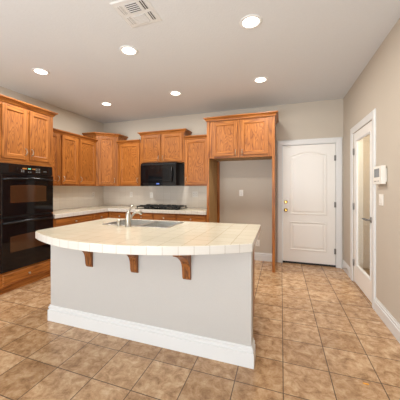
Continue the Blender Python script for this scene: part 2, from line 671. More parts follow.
gp.box(fx0 + 0.019, fx0 + 0.024, g0 + 0.001, g1 - 0.001, gz0 + 0.001, gz1 - 0.001, GLASS)
gp.build('glass_pane', d2)
for z in (1.81, 1.05, 0.27):
    hinge(d2, (XR, 4.086, z), (-1, 0, 0))
k = MB()
k.lathe((fx0, 3.372, 0.945), (-1, 0, 0), [(0.033, 0), (0.033, 0.006), (0.026, 0.011), (0.012, 0.014), (0.011, 0.045)], HINGE, 20)
k.tube([(fx0 - 0.045, 3.362, 0.945), (fx0 - 0.05, 3.39, 0.946), (fx0 - 0.05, 3.45, 0.948), (fx0 - 0.047, 3.52, 0.943)], [0.012, 0.014, 0.012, 0.009], HINGE)
k.build('lever_handle', d2)['label'] = 'satin nickel lever handle'

# spring door stop on the short baseboard
f = MB()
sp = [(XR - 0.018 - 0.07 * i / 60, 4.40 + 0.007 * math.cos(i * 0.9), 0.085 + 0.007 * math.sin(i * 0.9)) for i in range(61)]
f.tube(sp, 0.0022, NICKEL, 6)
f.lathe((XR - 0.015, 4.40, 0.085), (-1, 0, 0), [(0.012, 0), (0.012, 0.006)], NICKEL, 12)
o = thing('door_stop', 'small spring door stop on the baseboard between the two doors', 'door stop', (XR - 0.018, 4.40, 0.085))
f.build('spring', o)
f = MB()
f.lathe((XR - 0.086, 4.40, 0.085), (-1, 0, 0), [(0.010, 0), (0.010, 0.012), (0.006, 0.016)], PLASTIC, 12)
f.build('rubber_tip', o)


# ================================================================== cabinets
def pull(parent, F, x, z, length=0.085, y=0.0):
    """Upright arched nickel pull, in the face frame F."""
    h = MB(F)
    pts = []
    for i in range(11):
        t = i / 10
        pts.append((x, y + 0.003 + 0.026 * math.sin(math.pi * t) ** 0.6, z + (t - 0.5) * length))
    h.tube(pts, [0.006 if i in (0, 10) else 0.0045 for i in range(11)], NICKEL, 10)
    for s in (-1, 1):
        h.lathe((x, y, z + s * length / 2), (0, 1, 0), [(0.008, 0), (0.007, 0.004)], NICKEL, 10)
    return h.build('handle', parent)


def knob(parent, F, x, z, y=0.0):
    h = MB(F)
    h.lathe((x, y, z), (0, 1, 0), [(0.008, 0), (0.006, 0.004), (0.006, 0.013), (0.013, 0.017), (0.0155, 0.022), (0.012, 0.027), (0.004, 0.029)], NICKEL, 16)
    return h.build('knob', parent)


def door(parent, F, x0, x1, z0, z1, rail, hx=None, hz=None, st=0.056, t=0.020, knobbed=False):
    """Framed oak door with a recessed flat panel; the frame F has x along the face and y out of it."""
    d = MB(F)
    d.box(x0, x0 + st, 0, t, z0, z1, OAKZ)
    d.box(x1 - st, x1, 0, t, z0, z1, OAKZ)
    d.box(x0 + st, x1 - st, 0, t, z0, z0 + st, rail)
    d.box(x0 + st, x1 - st, 0, t, z1 - st, z1, rail)
    o = d.build('door', parent, 0.0025)
    a0, a1, b0, b1 = x0 + st, x1 - st, z0 + st, z1 - st
    e = 0.010
    p = MB(F)
    q = [(a0, t - 0.003, b0), (a1, t - 0.003, b0), (a1, t - 0.003, b1), (a0, t - 0.003, b1)]
    r = [(a0 + e, t - 0.011, b0 + e), (a1 - e, t - 0.011, b0 + e), (a1 - e, t - 0.011, b1 - e), (a0 + e, t - 0.011, b1 - e)]
    p.add(q + r, [(0, 1, 5, 4), (2, 3, 7, 6)], rail)
    p.add(q + r, [(1, 2, 6, 5), (3, 0, 4, 7)], OAKZ)
    p.add(r, [(0, 1, 2, 3)], OAKP)
    p.build('door_panel', o)
    if hx is not None:
        if knobbed:
            knob(o, F, hx, hz, t)
        else:
            pull(o, F, hx, hz, y=t)
    return o


def drawer(parent, F, x0, x1, z0, z1, rail, kx=None, t=0.020):
    d = MB(F)
    e = 0.012
    q = [(x0, 0, z0), (x1, 0, z0), (x1, 0, z1), (x0, 0, z1)]
    r = [(x0, t - 0.008, z0), (x1, t - 0.008, z0), (x1, t - 0.008, z1), (x0, t - 0.008, z1)]
    s = [(x0 + e, t, z0 + e), (x1 - e, t, z0 + e), (x1 - e, t, z1 - e), (x0 + e, t, z1 - e)]
    fc = [(3, 2, 1, 0), (8, 9, 10, 11)]
    for a in (0, 4):
        fc += [(a + i, a + (i + 1) % 4, a + 4 + (i + 1) % 4, a + 4 + i) for i in range(4)]
    d.add(q + r + s, fc, rail)
    o = d.build('drawer', parent)
    knob(o, F, (x0 + x1) / 2 if kx is None else kx, (z0 + z1) / 2, t)
    return o


CROWN = [(0, 0), (0.006, 0), (0.012, 0.008), (0.016, 0.020), (0.030, 0.036), (0.046, 0.046), (0.050, 0.050), (0.050, 0.064), (0, 0.064)]


def crown(parent, path, z, mat, prof=CROWN):
    c = MB()
    c.sweep([(x, y, z) for x, y in path], prof, mat)
    return c.build('crown_moulding', parent)


def carcass(parent, F, x0, x1, z0, z1, depth, rail, openings, inner=PLY):
    """Open-fronted box: sides, top, bottom, back, plus a face frame around the listed openings [(x0,x1)]."""
    t = 0.018
    b = MB(F)
    b.box(x0, x0 + t, -depth, -t, z0, z1, OAKZ)
    b.box(x1 - t, x1, -depth, -t, z0, z1, OAKZ)
    b.box(x0 + t, x1 - t, -depth, -t, z0 + 0.012, z0 + 0.012 + t, inner)
    b.box(x0 + t, x1 - t, -depth, -t, z1 - t, z1, inner)
    b.box(x0 + t, x1 - t, -depth, -depth + 0.006, z0 + 0.03, z1 - t, inner)
    xs = [x0] + [q for op in openings for q in op] + [x1]
    for i in range(0, len(xs), 2):
        if xs[i + 1] - xs[i] > 0.001:
            b.box(xs[i], xs[i + 1], -t, 0, z0, z1, OAKZ)
    for a, c in openings:
        b.box(a, c, -t, 0, z0, z0 + 0.045, rail)
        b.box(a, c, -t, 0, z1 - 0.06, z1, rail)
    return b.build('body', parent, 0.0015)


# ---- tall oven cabinet at the left (face looks along +X; frame x runs along -Y so that y is out)
XF = -3.19
TY0, TY1 = 1.99, 2.84
F = frame((XF, TY1, 0), (0, -1, 0), (1, 0, 0))     # local x = TY1 - Y


def ly(y):
    return TY1 - y


t = thing('oven_cabinet', 'tall oak cabinet around the black double oven', 'cabinet', (XF - 0.3, 2.44, 0))
dep = XF - XL - 0.003
b = MB(F)
wd = TY1 - TY0
b.box(0, 0.018, -dep, -0.018, 0.0, 2.36, OAKZ)
b.box(wd - 0.018, wd, -dep, -0.018, 0.0, 2.36, OAKZ)
b.box(0.018, wd - 0.018, -dep, -dep + 0.006, 0.1, 2.36, PLY)
b.box(0.018, wd - 0.018, -dep + 0.006, -0.018, 2.342, 2.36, PLY)
b.box(0.018, wd - 0.018, -dep + 0.006, -0.018, 1.63, 1.648, PLY)
b.box(0.018, wd - 0.018, -dep + 0.006, -0.018, 0.24, 0.258, PLY)
b.box(0.018, wd - 0.018, -dep + 0.006, -0.018, 0.09, 0.105, PLY)
b.box(0, 0.03, -0.018, 0, 0.085, 2.36, OAKZ)
b.box(wd - 0.085, wd, -0.018, 0, 0.085, 2.36, OAKZ)
b.box(0.03, wd - 0.085, -0.018, 0, 1.615, 1.70, OAKY)
b.box(0.03, wd - 0.085, -0.018, 0, 2.30, 2.36, OAKY)
b.box(0.03, wd - 0.085, -0.018, 0, 0.085, 0.268, OAKY)
b.box(ly(2.472), ly(2.412), -0.018, 0, 1.70, 2.30, OAKZ)
b.box(0.03, 0.075, -0.018, 0, 1.70, 2.30, OAKZ)
b.box(wd - 0.15, wd - 0.085, -0.018, 0, 1.70, 2.30, OAKZ)
b.build('body', t, 0.0015)
tk = MB(F)
tk.box(0.018, wd - 0.018, -0.055, -0.04, 0, 0.089, OAKY)
tk.build('toe_kick', t)
door(t, F, ly(2.783), ly(2.459), 1.677, 2.338, OAKY, ly(2.487), 1.78)
door(t, F, ly(2.426), ly(2.102), 1.677, 2.338, OAKY, ly(2.398), 1.78)
drawer(t, F, ly(2.775), ly(2.11), 0.105, 0.250, OAKY)
crown(t, [(XF, TY0), (XF, TY1), (XL + 0.003, TY1)], 2.36, OAKY)

# ---- double wall oven
ov = thing('double_oven', 'black double wall oven with digital control panel', 'oven', (XF - 0.25, 2.44, 0.268))
oy0, oy1 = 2.08, 2.806
b = MB(F)
b.box(ly(oy1) + 0.006, ly(oy0) - 0.006, -0.53, 0.0, 0.27, 1.612, BLACK)
b.box(ly(oy1), ly(oy0), 0.0005, 0.012, 0.269, 1.612, BLACK)
b.build('body', ov)
b = MB(F)
b.prism([(ly(oy1), 0.012, 1.485), (ly(oy1), 0.030, 1.485), (ly(oy1), 0.026, 1.610), (ly(oy1), 0.012, 1.610)], (oy1 - oy0, 0, 0), BLACK)
cp = b.build('control_panel', ov, 0.002)
b = MB(F)
b.prism([(ly(2.735), 0.0285, 1.50), (ly(2.735), 0.0305, 1.50), (ly(2.735), 0.0275, 1.597), (ly(2.735), 0.0255, 1.597)], (0.565, 0, 0), BLACKGLASS)
b.build('glass_strip', cp)
b = MB(F)
b.box(ly(2.465), ly(2.425), 0.029, 0.0305, 1.553, 1.569, GREEN)
b.build('clock_readout', cp)['label'] = 'small green clock readout'
for y in (2.53, 2.505, 2.405, 2.385, 2.365):
    b = MB(F)
    b.box(ly(y), ly(y - 0.017), 0.029, 0.0305, 1.552, 1.568, AMBER)
    b.build('amber_readout', cp)
for y, zs in ((2.60, (1.515, 1.537, 1.559)), (2.575, (1.515, 1.537, 1.559)), (2.55, (1.515, 1.537, 1.559)),
              (2.47, (1.512,)), (2.44, (1.512,)), (2.37, (1.512, 1.532)), (2.345, (1.512, 1.532))):
    for z in zs:
        b = MB(F)
        b.box(ly(y), ly(y - 0.013), 0.0285, 0.0308, z, z + 0.012, GREYMARK)
        b.build('control_button', cp)
b = MB(F)
b.box(ly(2.705), ly(2.655), 0.0285, 0.0306, 1.532, 1.539, GREYMARK)
b.build('maker_mark', cp)


def oven_door(z0, z1, w0, w1, wy0, wy1, name):
    b = MB(F)
    b.box(ly(oy1), ly(oy0), 0.0125, 0.042, z0, z1, BLACKGLASS)
    o = b.build(name, ov, 0.004)
    # window, lower edge gently bowed
    p = MB(F)
    n = 14
    top = [(ly(wy1) + (wy1 - wy0) * i / n, 0.0424, w1 + 0.012 * math.sin(math.pi * i / n)) for i in range(n + 1)]
    bot = [(ly(wy1) + (wy1 - wy0) * i / n, 0.0424, w0) for i in range(n + 1)]
    p.prism(top + bot[::-1], (0, 0.0008, 0), OVENWIN)
    p.build('oven_window', o)
    h = MB(F)
    n = 16
    zz = z1 - 0.062
    pts = []
    for i in range(n + 1):
        q = i / n
        pts.append((ly(oy1) + 0.02 + (oy1 - oy0 - 0.04) * q, 0.050 + 0.042 * math.sin(math.pi * q) ** 0.55, zz + 0.012 * math.sin(math.pi * q)))
    h.tube(pts, 0.014, BLACK, 12)
    for x in (ly(oy1) + 0.028, ly(oy0) - 0.028):
        h.lathe((x, 0.040, zz), (0, 1, 0), [(0.017, 0), (0.015, 0.022)], BLACK, 12)
    h.build('handle', o)


oven_door(0.955, 1.478, 1.12, 1.335, 2.181, 2.69, 'upper_door')
oven_door(0.285, 0.935, 0.505, 0.70, 2.181, 2.69, 'lower_door')
b = MB(F)
for z in (0.939, 0.945, 0.951):
    b.box(ly(oy1) + 0.01, ly(oy0) - 0.01, 0.0125, 0.03, z - 0.0018, z + 0.0018, IRON)
b.build('vent_trim', ov)

# ---- upper cabinets on the left wall
UB = 1.345                     # underside of the wall cabinets
XU = -3.476
G = 'oak wall cabinets'


def left_upper(label, y0, y1, doors, hy, end):
    t = thing('wall_cabinet', label, 'cabinet', ((XU + XL) / 2, (y0 + y1) / 2, UB), G)
    F = frame((XU, y1, 0), (0, -1, 0), (1, 0, 0))
    ops = [(y1 - b + 0.018, y1 - a - 0.018) for a, b in doors[::-1]]
    carcass(t, F, 0, y1 - y0, UB, 2.205, XU - XL - 0.003, OAKY, ops)
    for (a, b), h in zip(doors, hy):
        door(t, F, y1 - b, y1 - a, 1.372, 2.198, OAKY, y1 - h, 1.462)
    crown(t, [(XU, y0), (XU, y1 - (0.0 if not end else 0.001))], 2.203, OAKY)


left_upper('two-door oak wall cabinet beside the tall oven cabinet', 2.843, 3.626, [(2.877, 3.201), (3.262, 3.609)], [3.176, 3.290], False)
left_upper('single-door oak wall cabinet between two-door and corner cabinets', 3.627, 4.103, [(3.647, 4.08)], [3.680], True)

# ---- diagonal corner cabinet
YU = 4.405
t = thing('corner_cabinet', 'taller diagonal oak cabinet in the corner', 'cabinet', (-3.6, 4.53, UB), G)
cz1 = 2.352
poly = [(XL + 0.003, YB - 0.003), (XL + 0.003, 4.105), (XU, 4.105), (-3.176, YU), (-3.176, YB - 0.003)]
b = MB()
b.prism([(x, y, UB) for x, y in poly], (0, 0, cz1 - UB), OAKZ)
b.build('body', t, 0.0015)
dl = math.hypot(-3.176 - XU, YU - 4.105)
FD = frame((XU, 4.105, 0), (-3.176 - XU, YU - 4.105, 0), (YU - 4.105, -(-3.176 - XU), 0))
door(t, FD, 0.045, dl - 0.045, 1.372, 2.345, OAKX, dl - 0.070, 1.462)
crown(t, [(XL + 0.003, 4.105), (XU, 4.105), (-3.176, YU), (-3.176, YB - 0.003)], 2.352, OAKX)

# ---- upper cabinets on the back wall


def back_upper(name, label, x0, x1, z0, z1, doors, handles, path, hz):
    t = thing(name, label, 'cabinet', ((x0 + x1) / 2, (YU + YB) / 2, z0), G)
    F = frame((x0, YU, 0), (1, 0, 0), (0, -1, 0))
    carcass(t, F, 0, x1 - x0, z0, z1, YB - YU - 0.003, OAKX, [(a - x0 + 0.018, b - x0 - 0.018) for a, b in doors])
    for (a, b), h in zip(doors, handles):
        door(t, F, a - x0, b - x0, z0 + 0.026, z1 - 0.006, OAKX, h - x0, hz)
    crown(t, path, z1 - 0.002, OAKX)
    return t


back_upper('wall_cabinet', 'oak wall cabinet between corner cabinet and microwave', -3.174, -2.636, UB, 2.205, [(-3.125, -2.665)], [-2.693],
           [(-3.174, YU), (-2.636, YU)], 1.462)
back_upper('microwave_cabinet', 'two-door oak cabinet above the black microwave', -2.634, -1.700, 1.790, 2.345, [(-2.604, -2.196), (-2.164, -1.735)], [-2.224, -2.136],
           [(-2.634, YB - 0.003), (-2.634, YU), (-1.700, YU), (-1.700, YB - 0.003)], 1.885)
back_upper('wall_cabinet', 'oak wall cabinet between microwave and refrigerator surround', -1.698, -1.183, UB, 2.205, [(-1.688, -1.245)], [-1.660],
           [(-1.698, YU), (-1.183, YU)], 1.462)

# ---- refrigerator surround: two tall panels carrying a deep cabinet
t = thing('refrigerator_surround', 'tall oak surround with cabinet above an empty refrigerator alcove', 'cabinet', (-0.635, 4.4, 0))
YFr = 4.10
for x0, x1 in ((-1.180, -1.140), (-0.130, -0.090)):
    p = MB()
    p.box(x0, x1, YFr, YFr + 0.02, 0.0, 2.42, OAKZ)
    p.box(x0 + 0.004, x1 - 0.004, YFr + 0.02, YB - 0.003, 0.0, 2.42, PLY if x0 < -1 else OAKZ)
    p.build('side_panel', t, 0.0015)
p = MB()
p.box(-1.1435, -1.098, YB - 0.024, YB - 0.004, 0.145, 1.80, OAKZ)
p.build('batten', t)
FF = frame((-1.139, YFr + 0.012, 0), (1, 0, 0), (0, -1, 0))
carcass(t, FF, 0, 1.008, 1.80, 2.42, YB - YFr - 0.016, OAKX, [(0.085, 0.455), (0.54, 0.935)])
door(t, FF, 0.069, 0.472, 1.838, 2.395, OAKX, 0.446, 1.88)
door(t, FF, 0.525, 0.948, 1.838, 2.395, OAKX, 0.552, 1.88)
crown(t, [(-1.180, YU + 0.2), (-1.180, YFr), (-0.090, YFr), (-0.090, YB - 0.003)], 2.418, OAKX)


# ---- base cabinets
def base_unit(label, F, x0, x1, parts, rail, origin, depth=0.58):
    t = thing('base_cabinet', label, 'cabinet', origin, 'oak base cabinets under the back counter')
    b = MB(F)
    b.box(x0, x1, -depth, 0, 0.10, 0.85, OAKZ)
    b.build('body', t, 0.0015)
    k = MB(F)
    k.box(x0, x1, -0.075, -0.06, 0, 0.1, rail)
    k.build('toe_kick', t)
    for a, c, kind in parts:
        drawer(t, F, a, c, 0.70, 0.83, rail)
        if kind == 2:
            m = (a + c) / 2
            door(t, F, a, m - 0.004, 0.13, 0.675, rail, m - 0.03, 0.60)
            door(t, F, m + 0.004, c, 0.13, 0.675, rail, m + 0.03, 0.60)
        else:
            door(t, F, a, c, 0.13, 0.675, rail, c - 0.03, 0.60)
    return t


FL = frame((XF, YB, 0), (0, -1, 0), (1, 0, 0))        # local x = YB - Y
YBs = 4.115
FB = frame((0, YBs, 0), (1, 0, 0), (0, -1, 0))
dl_ = XF - XL - 0.003
base_unit('oak base cabinet right beside the oven cabinet', FL, YB - 3.665, YB - 2.843, [(YB - 3.64, YB - 2.875, 2)], OAKY, (XF - 0.3, 3.25, 0), dl_)
base_unit('oak base cabinet in the back left corner of the counter', FL, 0.003, YB - 3.667, [(YB - 4.06, YB - 3.69, 1)], OAKY, (XF - 0.3, 4.2, 0), dl_)
db = YB - YBs - 0.003
base_unit('oak base cabinet left of the cooktop', FB, XF + 0.002, -2.672, [(-3.13, -2.682, 1)], OAKX, (-2.92, 4.4, 0), db)
base_unit('oak base cabinet below the cooktop', FB, -2.670, -1.742, [(-2.658, -2.206, 1), (-2.186, -1.759, 1)], OAKX, (-2.2, 4.4, 0), db)
base_unit('oak base cabinet beside the refrigerator alcove', FB, -1.740, -1.183, [(-1.722, -1.20, 1)], OAKX, (-1.46, 4.4, 0), db)

# ---- back counter (L shape)
t = thing('back_counter', 'cream tiled L-shaped counter along back and left walls', 'counter', (-2.6, 4.4, 0.85))
XC, YC, CT = -3.145, 4.07, 0.914
poly = [(XL + 0.009, 2.843), (XC, 2.843), (XC, YC), (-1.183, YC), (-1.183, YB - 0.009), (XL + 0.009, YB - 0.009)]
b = MB()
b.add([(x, y, CT) for x, y in poly], [(0, 1, 2, 3, 4, 5)], CTOP)
b.add([(x, y, 0.852) for x, y in poly], [(5, 4, 3, 2, 1, 0)], CTOP)
arc = 0.0
for i in range(6):
    p, q = Vector(poly[i]), Vector(poly[(i + 1) % 6])
    L = (q - p).length
    b.add([(p.x, p.y, 0.852), (q.x, q.y, 0.852), (q.x, q.y, CT), (p.x, p.y, CT)], [(0, 1, 2, 3)], CEDGE,
          uvs=[[(arc, 0.852), (arc + L, 0.852), (arc + L, CT), (arc, CT)]])
    arc += L
b.build('worktop', t, 0.006)

# ---- cooktop
t = thing('gas_cooktop', 'black gas cooktop with iron grates on the back counter', 'cooktop', (-2.19, 4.4, CT))
kx0, kx1, ky0, ky1 = -2.59, -1.72, 4.13, 4.64
b = MB()
b.box(kx0, kx1, ky0, ky1, CT + 0.001, CT + 0.010, BLACKGLASS)
b.build('cooktop_plate', t, 0.004)
for x, y, r in ((-2.44, 4.29, 0.040), (-2.44, 4.52, 0.034), (-2.155, 4.44, 0.052), (-1.87, 4.29, 0.034), (-1.87, 4.52, 0.040)):
    b = MB()
    b.lathe((x, y, CT + 0.010), (0, 0, 1), [(r * 1.25, 0), (r * 1.2, 0.006), (r, 0.010), (r, 0.018), (r * 0.95, 0.022), (r * 0.3, 0.024)], IRON, 20)
    b.build('burner', t)
gz0, gz1_ = CT + 0.034, CT + 0.054
for gx0, gx1 in ((kx0 + 0.02, -2.305), (-2.295, -2.015), (-2.005, kx1 - 0.02)):
    b = MB()
    gy0, gy1 = (4.15, 4.62) if gx0 < -2.4 or gx0 > -2.1 else (4.24, 4.62)
    w = 0.016
    for y in (gy0, (gy0 + gy1) / 2 - w / 2, gy1 - w):
        b.box(gx0, gx1, y, y + w, gz0, gz1_, IRON)
    for x in (gx0, (gx0 + gx1) / 2 - w / 2, gx1 - w):
        b.box(x, x + w, gy0, gy1, gz0 + 0.001, gz1_ + 0.001, IRON)
    for q in (0.25, 0.75):
        yy = gy0 + (gy1 - gy0) * q
        b.box(gx0 + 0.01, gx0 + 0.09, yy - w / 2, yy + w / 2, gz0, gz1_ + 0.012, IRON)
        b.box(gx1 - 0.09, gx1 - 0.01, yy - w / 2, yy + w / 2, gz0, gz1_ + 0.012, IRON)
    for x in (gx0, gx1 - w):
        for y in (gy0, gy1 - w):
            b.box(x, x + w, y, y + w, CT + 0.0102, gz0 + 0.002, IRON)
    b.build('grate', t, 0.002)
for i in range(5):
    b = MB()
    x = -2.255 + 0.05 * i
    b.lathe((x, 4.185, CT + 0.010), (0, 0, 1), [(0.019, 0), (0.017, 0.018), (0.015, 0.020)], BLACK, 14)
    b.box(x - 0.003, x + 0.003, 4.169, 4.201, CT + 0.029, CT + 0.036, BLACK)
    b.build('control_knob', t)

# ---- microwave over the cooktop
t = thing('microwave', 'black over-the-range microwave under the two-door oak cabinet', 'microwave', (-2.17, 4.49, UB))
mx0, mx1, mz0, mz1 = -2.560, -1.815, 1.347, 1.774
FM = frame((mx0, 4.30, 0), (1, 0, 0), (0, -1, 0))
mw = mx1 - mx0
b = MB(FM)
b.box(0, mw, -0.40, 0, mz0, mz1, BLACK)
b.box(0.01, mw - 0.01, -0.405, 0, mz1, 1.7885, BLACK)
b.build('body', t, 0.003)
b = MB(FM)
b.box(0.0, mw, 0.0005, 0.012, mz1 - 0.035, mz1, BLACK)
for i in range(28):
    b.box(0.03 + i * 0.0248, 0.048 + i * 0.0248, 0.012, 0.0135, mz1 - 0.026, mz1 - 0.010, IRON)
b.build('vent_grille', t)
b = MB(FM)
b.box(0.0, mw, 0.0005, 0.034, 1.420, mz1 - 0.037, BLACKGLASS)
dr = b.build('microwave_door', t, 0.004)
b = MB(FM)
b.box(0.05, 0.60, 0.0343, 0.0352, 1.450, 1.700, BLACK)
b.box(0.11, 0.55, 0.0353, 0.0358, 1.475, 1.672, BLACKGLASS)
b.build('window', dr)
b = MB(FM)
b.tube([(0.67, 0.036, 1.435), (0.67, 0.060, 1.47), (0.67, 0.072, 1.56), (0.67, 0.060, 1.66), (0.67, 0.036, 1.70)], 0.0125, BLACK, 12)
b.build('handle', dr)
b = MB(FM)
b.box(0.0, mw, 0.0005, 0.034, mz0, 1.417, BLACKGLASS)
cp = b.build('control_panel', t, 0.003)
b = MB(FM)
b.box(0.345, 0.405, 0.0345, 0.0352, 1.375, 1.395, BLUE)
b.build('readout', cp)['label'] = 'small blue clock readout'
for i in range(22):
    if 10 <= i <= 13:
        continue
    for z in (1.372, 1.390):
        b = MB(FM)
        b.box(0.06 + i * 0.028, 0.078 + i * 0.028, 0.0345, 0.0350, z, z + 0.006, DARKSLOT)
        b.build('button', cp)

# ================================================================== island
IX0, IX1, IY = -2.15, -0.203, 1.885
t = thing('kitchen_island', 'pale painted island half wall with white baseboard and oak cabinets behind', 'island', (-1.17, 2.3, 0))
b = MB()
b.box(IX0, IX1, IY, IY + 0.115, 0, 0.8505, ISLAND_PAINT)
b.build('half_wall', t, 0.004)
BBI = [(0, 0), (0.018, 0), (0.018, 0.105), (0.010, 0.109), (0.010, 0.118), (0.014, 0.122), (0.014, 0.133), (0.006, 0.139), (0.006, 0.152), (0, 0.152)]
b = MB()
b.sweep([(IX0, IY + 0.113, 0), (IX0, IY, 0), (IX1, IY, 0), (IX1, IY + 0.113, 0)], BBI, WHITE)
b.build('baseboard', t)['label'] = 'white moulded baseboard'
b = MB()
b.box(IX0 + 0.01, IX1 - 0.060, IY + 0.1155, IY + 0.135, 0.10, 0.8505, OAKX)
b.box(IX0 + 0.01, IX0 + 0.03, IY + 0.135, 2.72, 0.10, 0.8505, OAKZ)
b.box(IX1 - 0.080, IX1 - 0.060, IY + 0.135, 2.72, 0.0, 0.8505, OAKZ)
b.box(IX0 + 0.03, IX1 - 0.080, IY + 0.135, 2.72, 0.10, 0.12, PLY)
b.box(IX0 + 0.03, IX1 - 0.080, 2.70, 2.72, 0.10, 0.135, OAKX)
b.box(IX0 + 0.03, IX1 - 0.080, 2.70, 2.72, 0.68, 0.8505, OAKX)
b.box(IX0 + 0.03, IX1 - 0.080, 2.64, 2.655, 0, 0.10, OAKX)
b.build('cabinet_box', t)
FI = frame((IX1 - 0.060, 2.7205, 0), (-1, 0, 0), (0, 1, 0))
iw = (IX1 - 0.060) - (IX0 + 0.01)
for i in range(4):
    a = 0.02 + i * (iw - 0.04) / 4
    c_ = a + (iw - 0.04) / 4 - 0.02
    door(t, FI, a, c_, 0.13, 0.70, OAKX, c_ - 0.03 if i % 2 == 0 else a + 0.03, 0.62)

# countertop with a bowed overhanging front and a cut-out for the sink


def bow(x):
    return 1.9772 + 0.8294 * x + 0.32666 * x * x


SX0, SX1, SY0, SY1 = -1.80, -1.06, 2.255, 2.665
front = [(-0.190 - 1.89 * i / 26.0, 0) for i in range(27)]
front = [(x, bow(x)) for x, _ in front]
outline = [(-0.203, 2.80), (-0.190, 1.838)] + front[1:] + [(-2.108, 1.695), (-2.124, 1.715), (-2.133, 1.745), (-2.14, 2.76)]
# clockwise seen from above -> reverse for an upward normal
out = outline[::-1]
cut = [(SX0, SY0), (SX1, SY0), (SX1, SY1), (SX0, SY1)]
t = thing('island_countertop', 'cream tiled island countertop with bowed overhanging front', 'countertop', (-1.17, 2.2, 0.851))
bm = bmesh.new()
vo = [bm.verts.new((x, y, 0)) for x, y in out]
vi = [bm.verts.new((x, y, 0)) for x, y in cut]
es = [bm.edges.new((vo[i], vo[(i + 1) % len(vo)])) for i in range(len(vo))]
es += [bm.edges.new((vi[i], vi[(i + 1) % 4])) for i in range(4)]
bmesh.ops.triangle_fill(bm, use_beauty=True, use_dissolve=False, edges=es)
bm.verts.index_update()
vv = [(v.co.x, v.co.y) for v in bm.verts]
tris = [[v.index for v in fc.verts] for fc in bm.faces]
bm.free()
b = MB()
b.add([(x, y, CT) for x, y in vv], tris, CTOP)
b.add([(x, y, 0.851) for x, y in vv], tris, ISLAND_PAINT)
arc = 0.0
for i in range(len(out)):
    p, q = Vector(out[i]), Vector(out[(i + 1) % len(out)])
    L = (q - p).length
    end = p.x > -0.2 and q.x > -0.2
    b.add([(p.x, p.y, 0.851), (q.x, q.y, 0.851), (q.x, q.y, CT), (p.x, p.y, CT)], [(0, 1, 2, 3)], CEDGE,
          uvs=[[(arc, 0.851), (arc + L, 0.851), (arc + L, CT), (arc, CT)]])
    arc += L
for i in range(4):
    p, q = cut[i], cut[(i + 1) % 4]
    b.add([(p[0], p[1], 0.851), (q[0], q[1], 0.851), (q[0], q[1], CT), (p[0], p[1], CT)], [(0, 1, 2, 3)], CTOP)
b.build('tiled_top', t, 0.007)

# ---- corbels
for x, lab in ((-1.63, 'oak corbel under the island overhang nearest the ovens'), (-1.149, 'middle oak corbel under the island overhang'),
               (-0.67, 'oak corbel under the island overhang nearest the white door')):
    pr = [(0, 0.580), (0.008, 0.580), (0.018, 0.592), (0.024, 0.61), (0.028, 0.65), (0.034, 0.685), (0.045, 0.712), (0.064, 0.735), (0.090, 0.757), (0.124, 0.778), (0.165, 0.797), (0.205, 0.810), (0.212, 0.818), (0.212, 0.8495), (0, 0.8495)]
    c = thing('corbel', lab, 'corbel', (x - 0.03, IY, 0.582), 'oak corbels under the island overhang')
    b = MB()
    b.prism([(x - 0.068, IY - 0.0005 - d, z) for d, z in pr], (0.068, 0, 0), OAKD)
    b.build('bracket', c, 0.002)

# ---- sink
t = thing('kitchen_sink', 'stainless double-bowl sink set in the island countertop', 'sink', (-1.43, 2.46, 0.74))
b = MB()
rim = [(SX0 - 0.018, SX0 + 0.006, SY0 - 0.018, SY1 + 0.018), (SX1 - 0.006, SX1 + 0.018, SY0 - 0.018, SY1 + 0.018),
       (SX0 + 0.006, SX1 - 0.006, SY0 - 0.018, SY0 + 0.006), (SX0 + 0.006, SX1 - 0.006, SY1 - 0.006, SY1 + 0.018)]
for a in rim:
    b.box(a[0], a[1], a[2], a[3], CT + 0.0005, CT + 0.005, STEEL)
b.box(-1.405, -1.375, SY0 + 0.006, SY1 - 0.006, CT - 0.012, CT + 0.002, STEEL)
b.build('rim', t, 0.002)
for x0, x1 in ((SX0 + 0.004, -1.395), (-1.385, SX1 - 0.004)):
    b = MB()
    y0, y1, zb, e = SY0 + 0.004, SY1 - 0.004, 0.76, 0.03
    top = [(x0, y0, CT), (x1, y0, CT), (x1, y1, CT), (x0, y1, CT)]
    mid = [(x0 + 0.008, y0 + 0.008, zb + e), (x1 - 0.008, y0 + 0.008, zb + e), (x1 - 0.008, y1 - 0.008, zb + e), (x0 + 0.008, y1 - 0.008, zb + e)]
    bot = [(x0 + e, y0 + e, zb), (x1 - e, y0 + e, zb), (x1 - e, y1 - e, zb), (x0 + e, y1 - e, zb)]
    fc = [(a + i, a + (i + 1) % 4, a + 4 + (i + 1) % 4, a + 4 + i) for a in (0, 4) for i in range(4)] + [(8, 9, 10, 11)]
    b.add(top + mid + bot, fc, STEEL)
    bw = b.build('bowl', t)
    so = bw.modifiers.new('sheet', 'SOLIDIFY')
    so.thickness = 0.0015
    b = MB()
    b.lathe(((x0 + x1) / 2, (y0 + y1) / 2, zb + 0.002), (0, 0, 1), [(0.045, 0), (0.043, 0.004), (0.03, 0.002), (0.01, 0.001)], NICKEL, 20)
    b.build('drain', t)

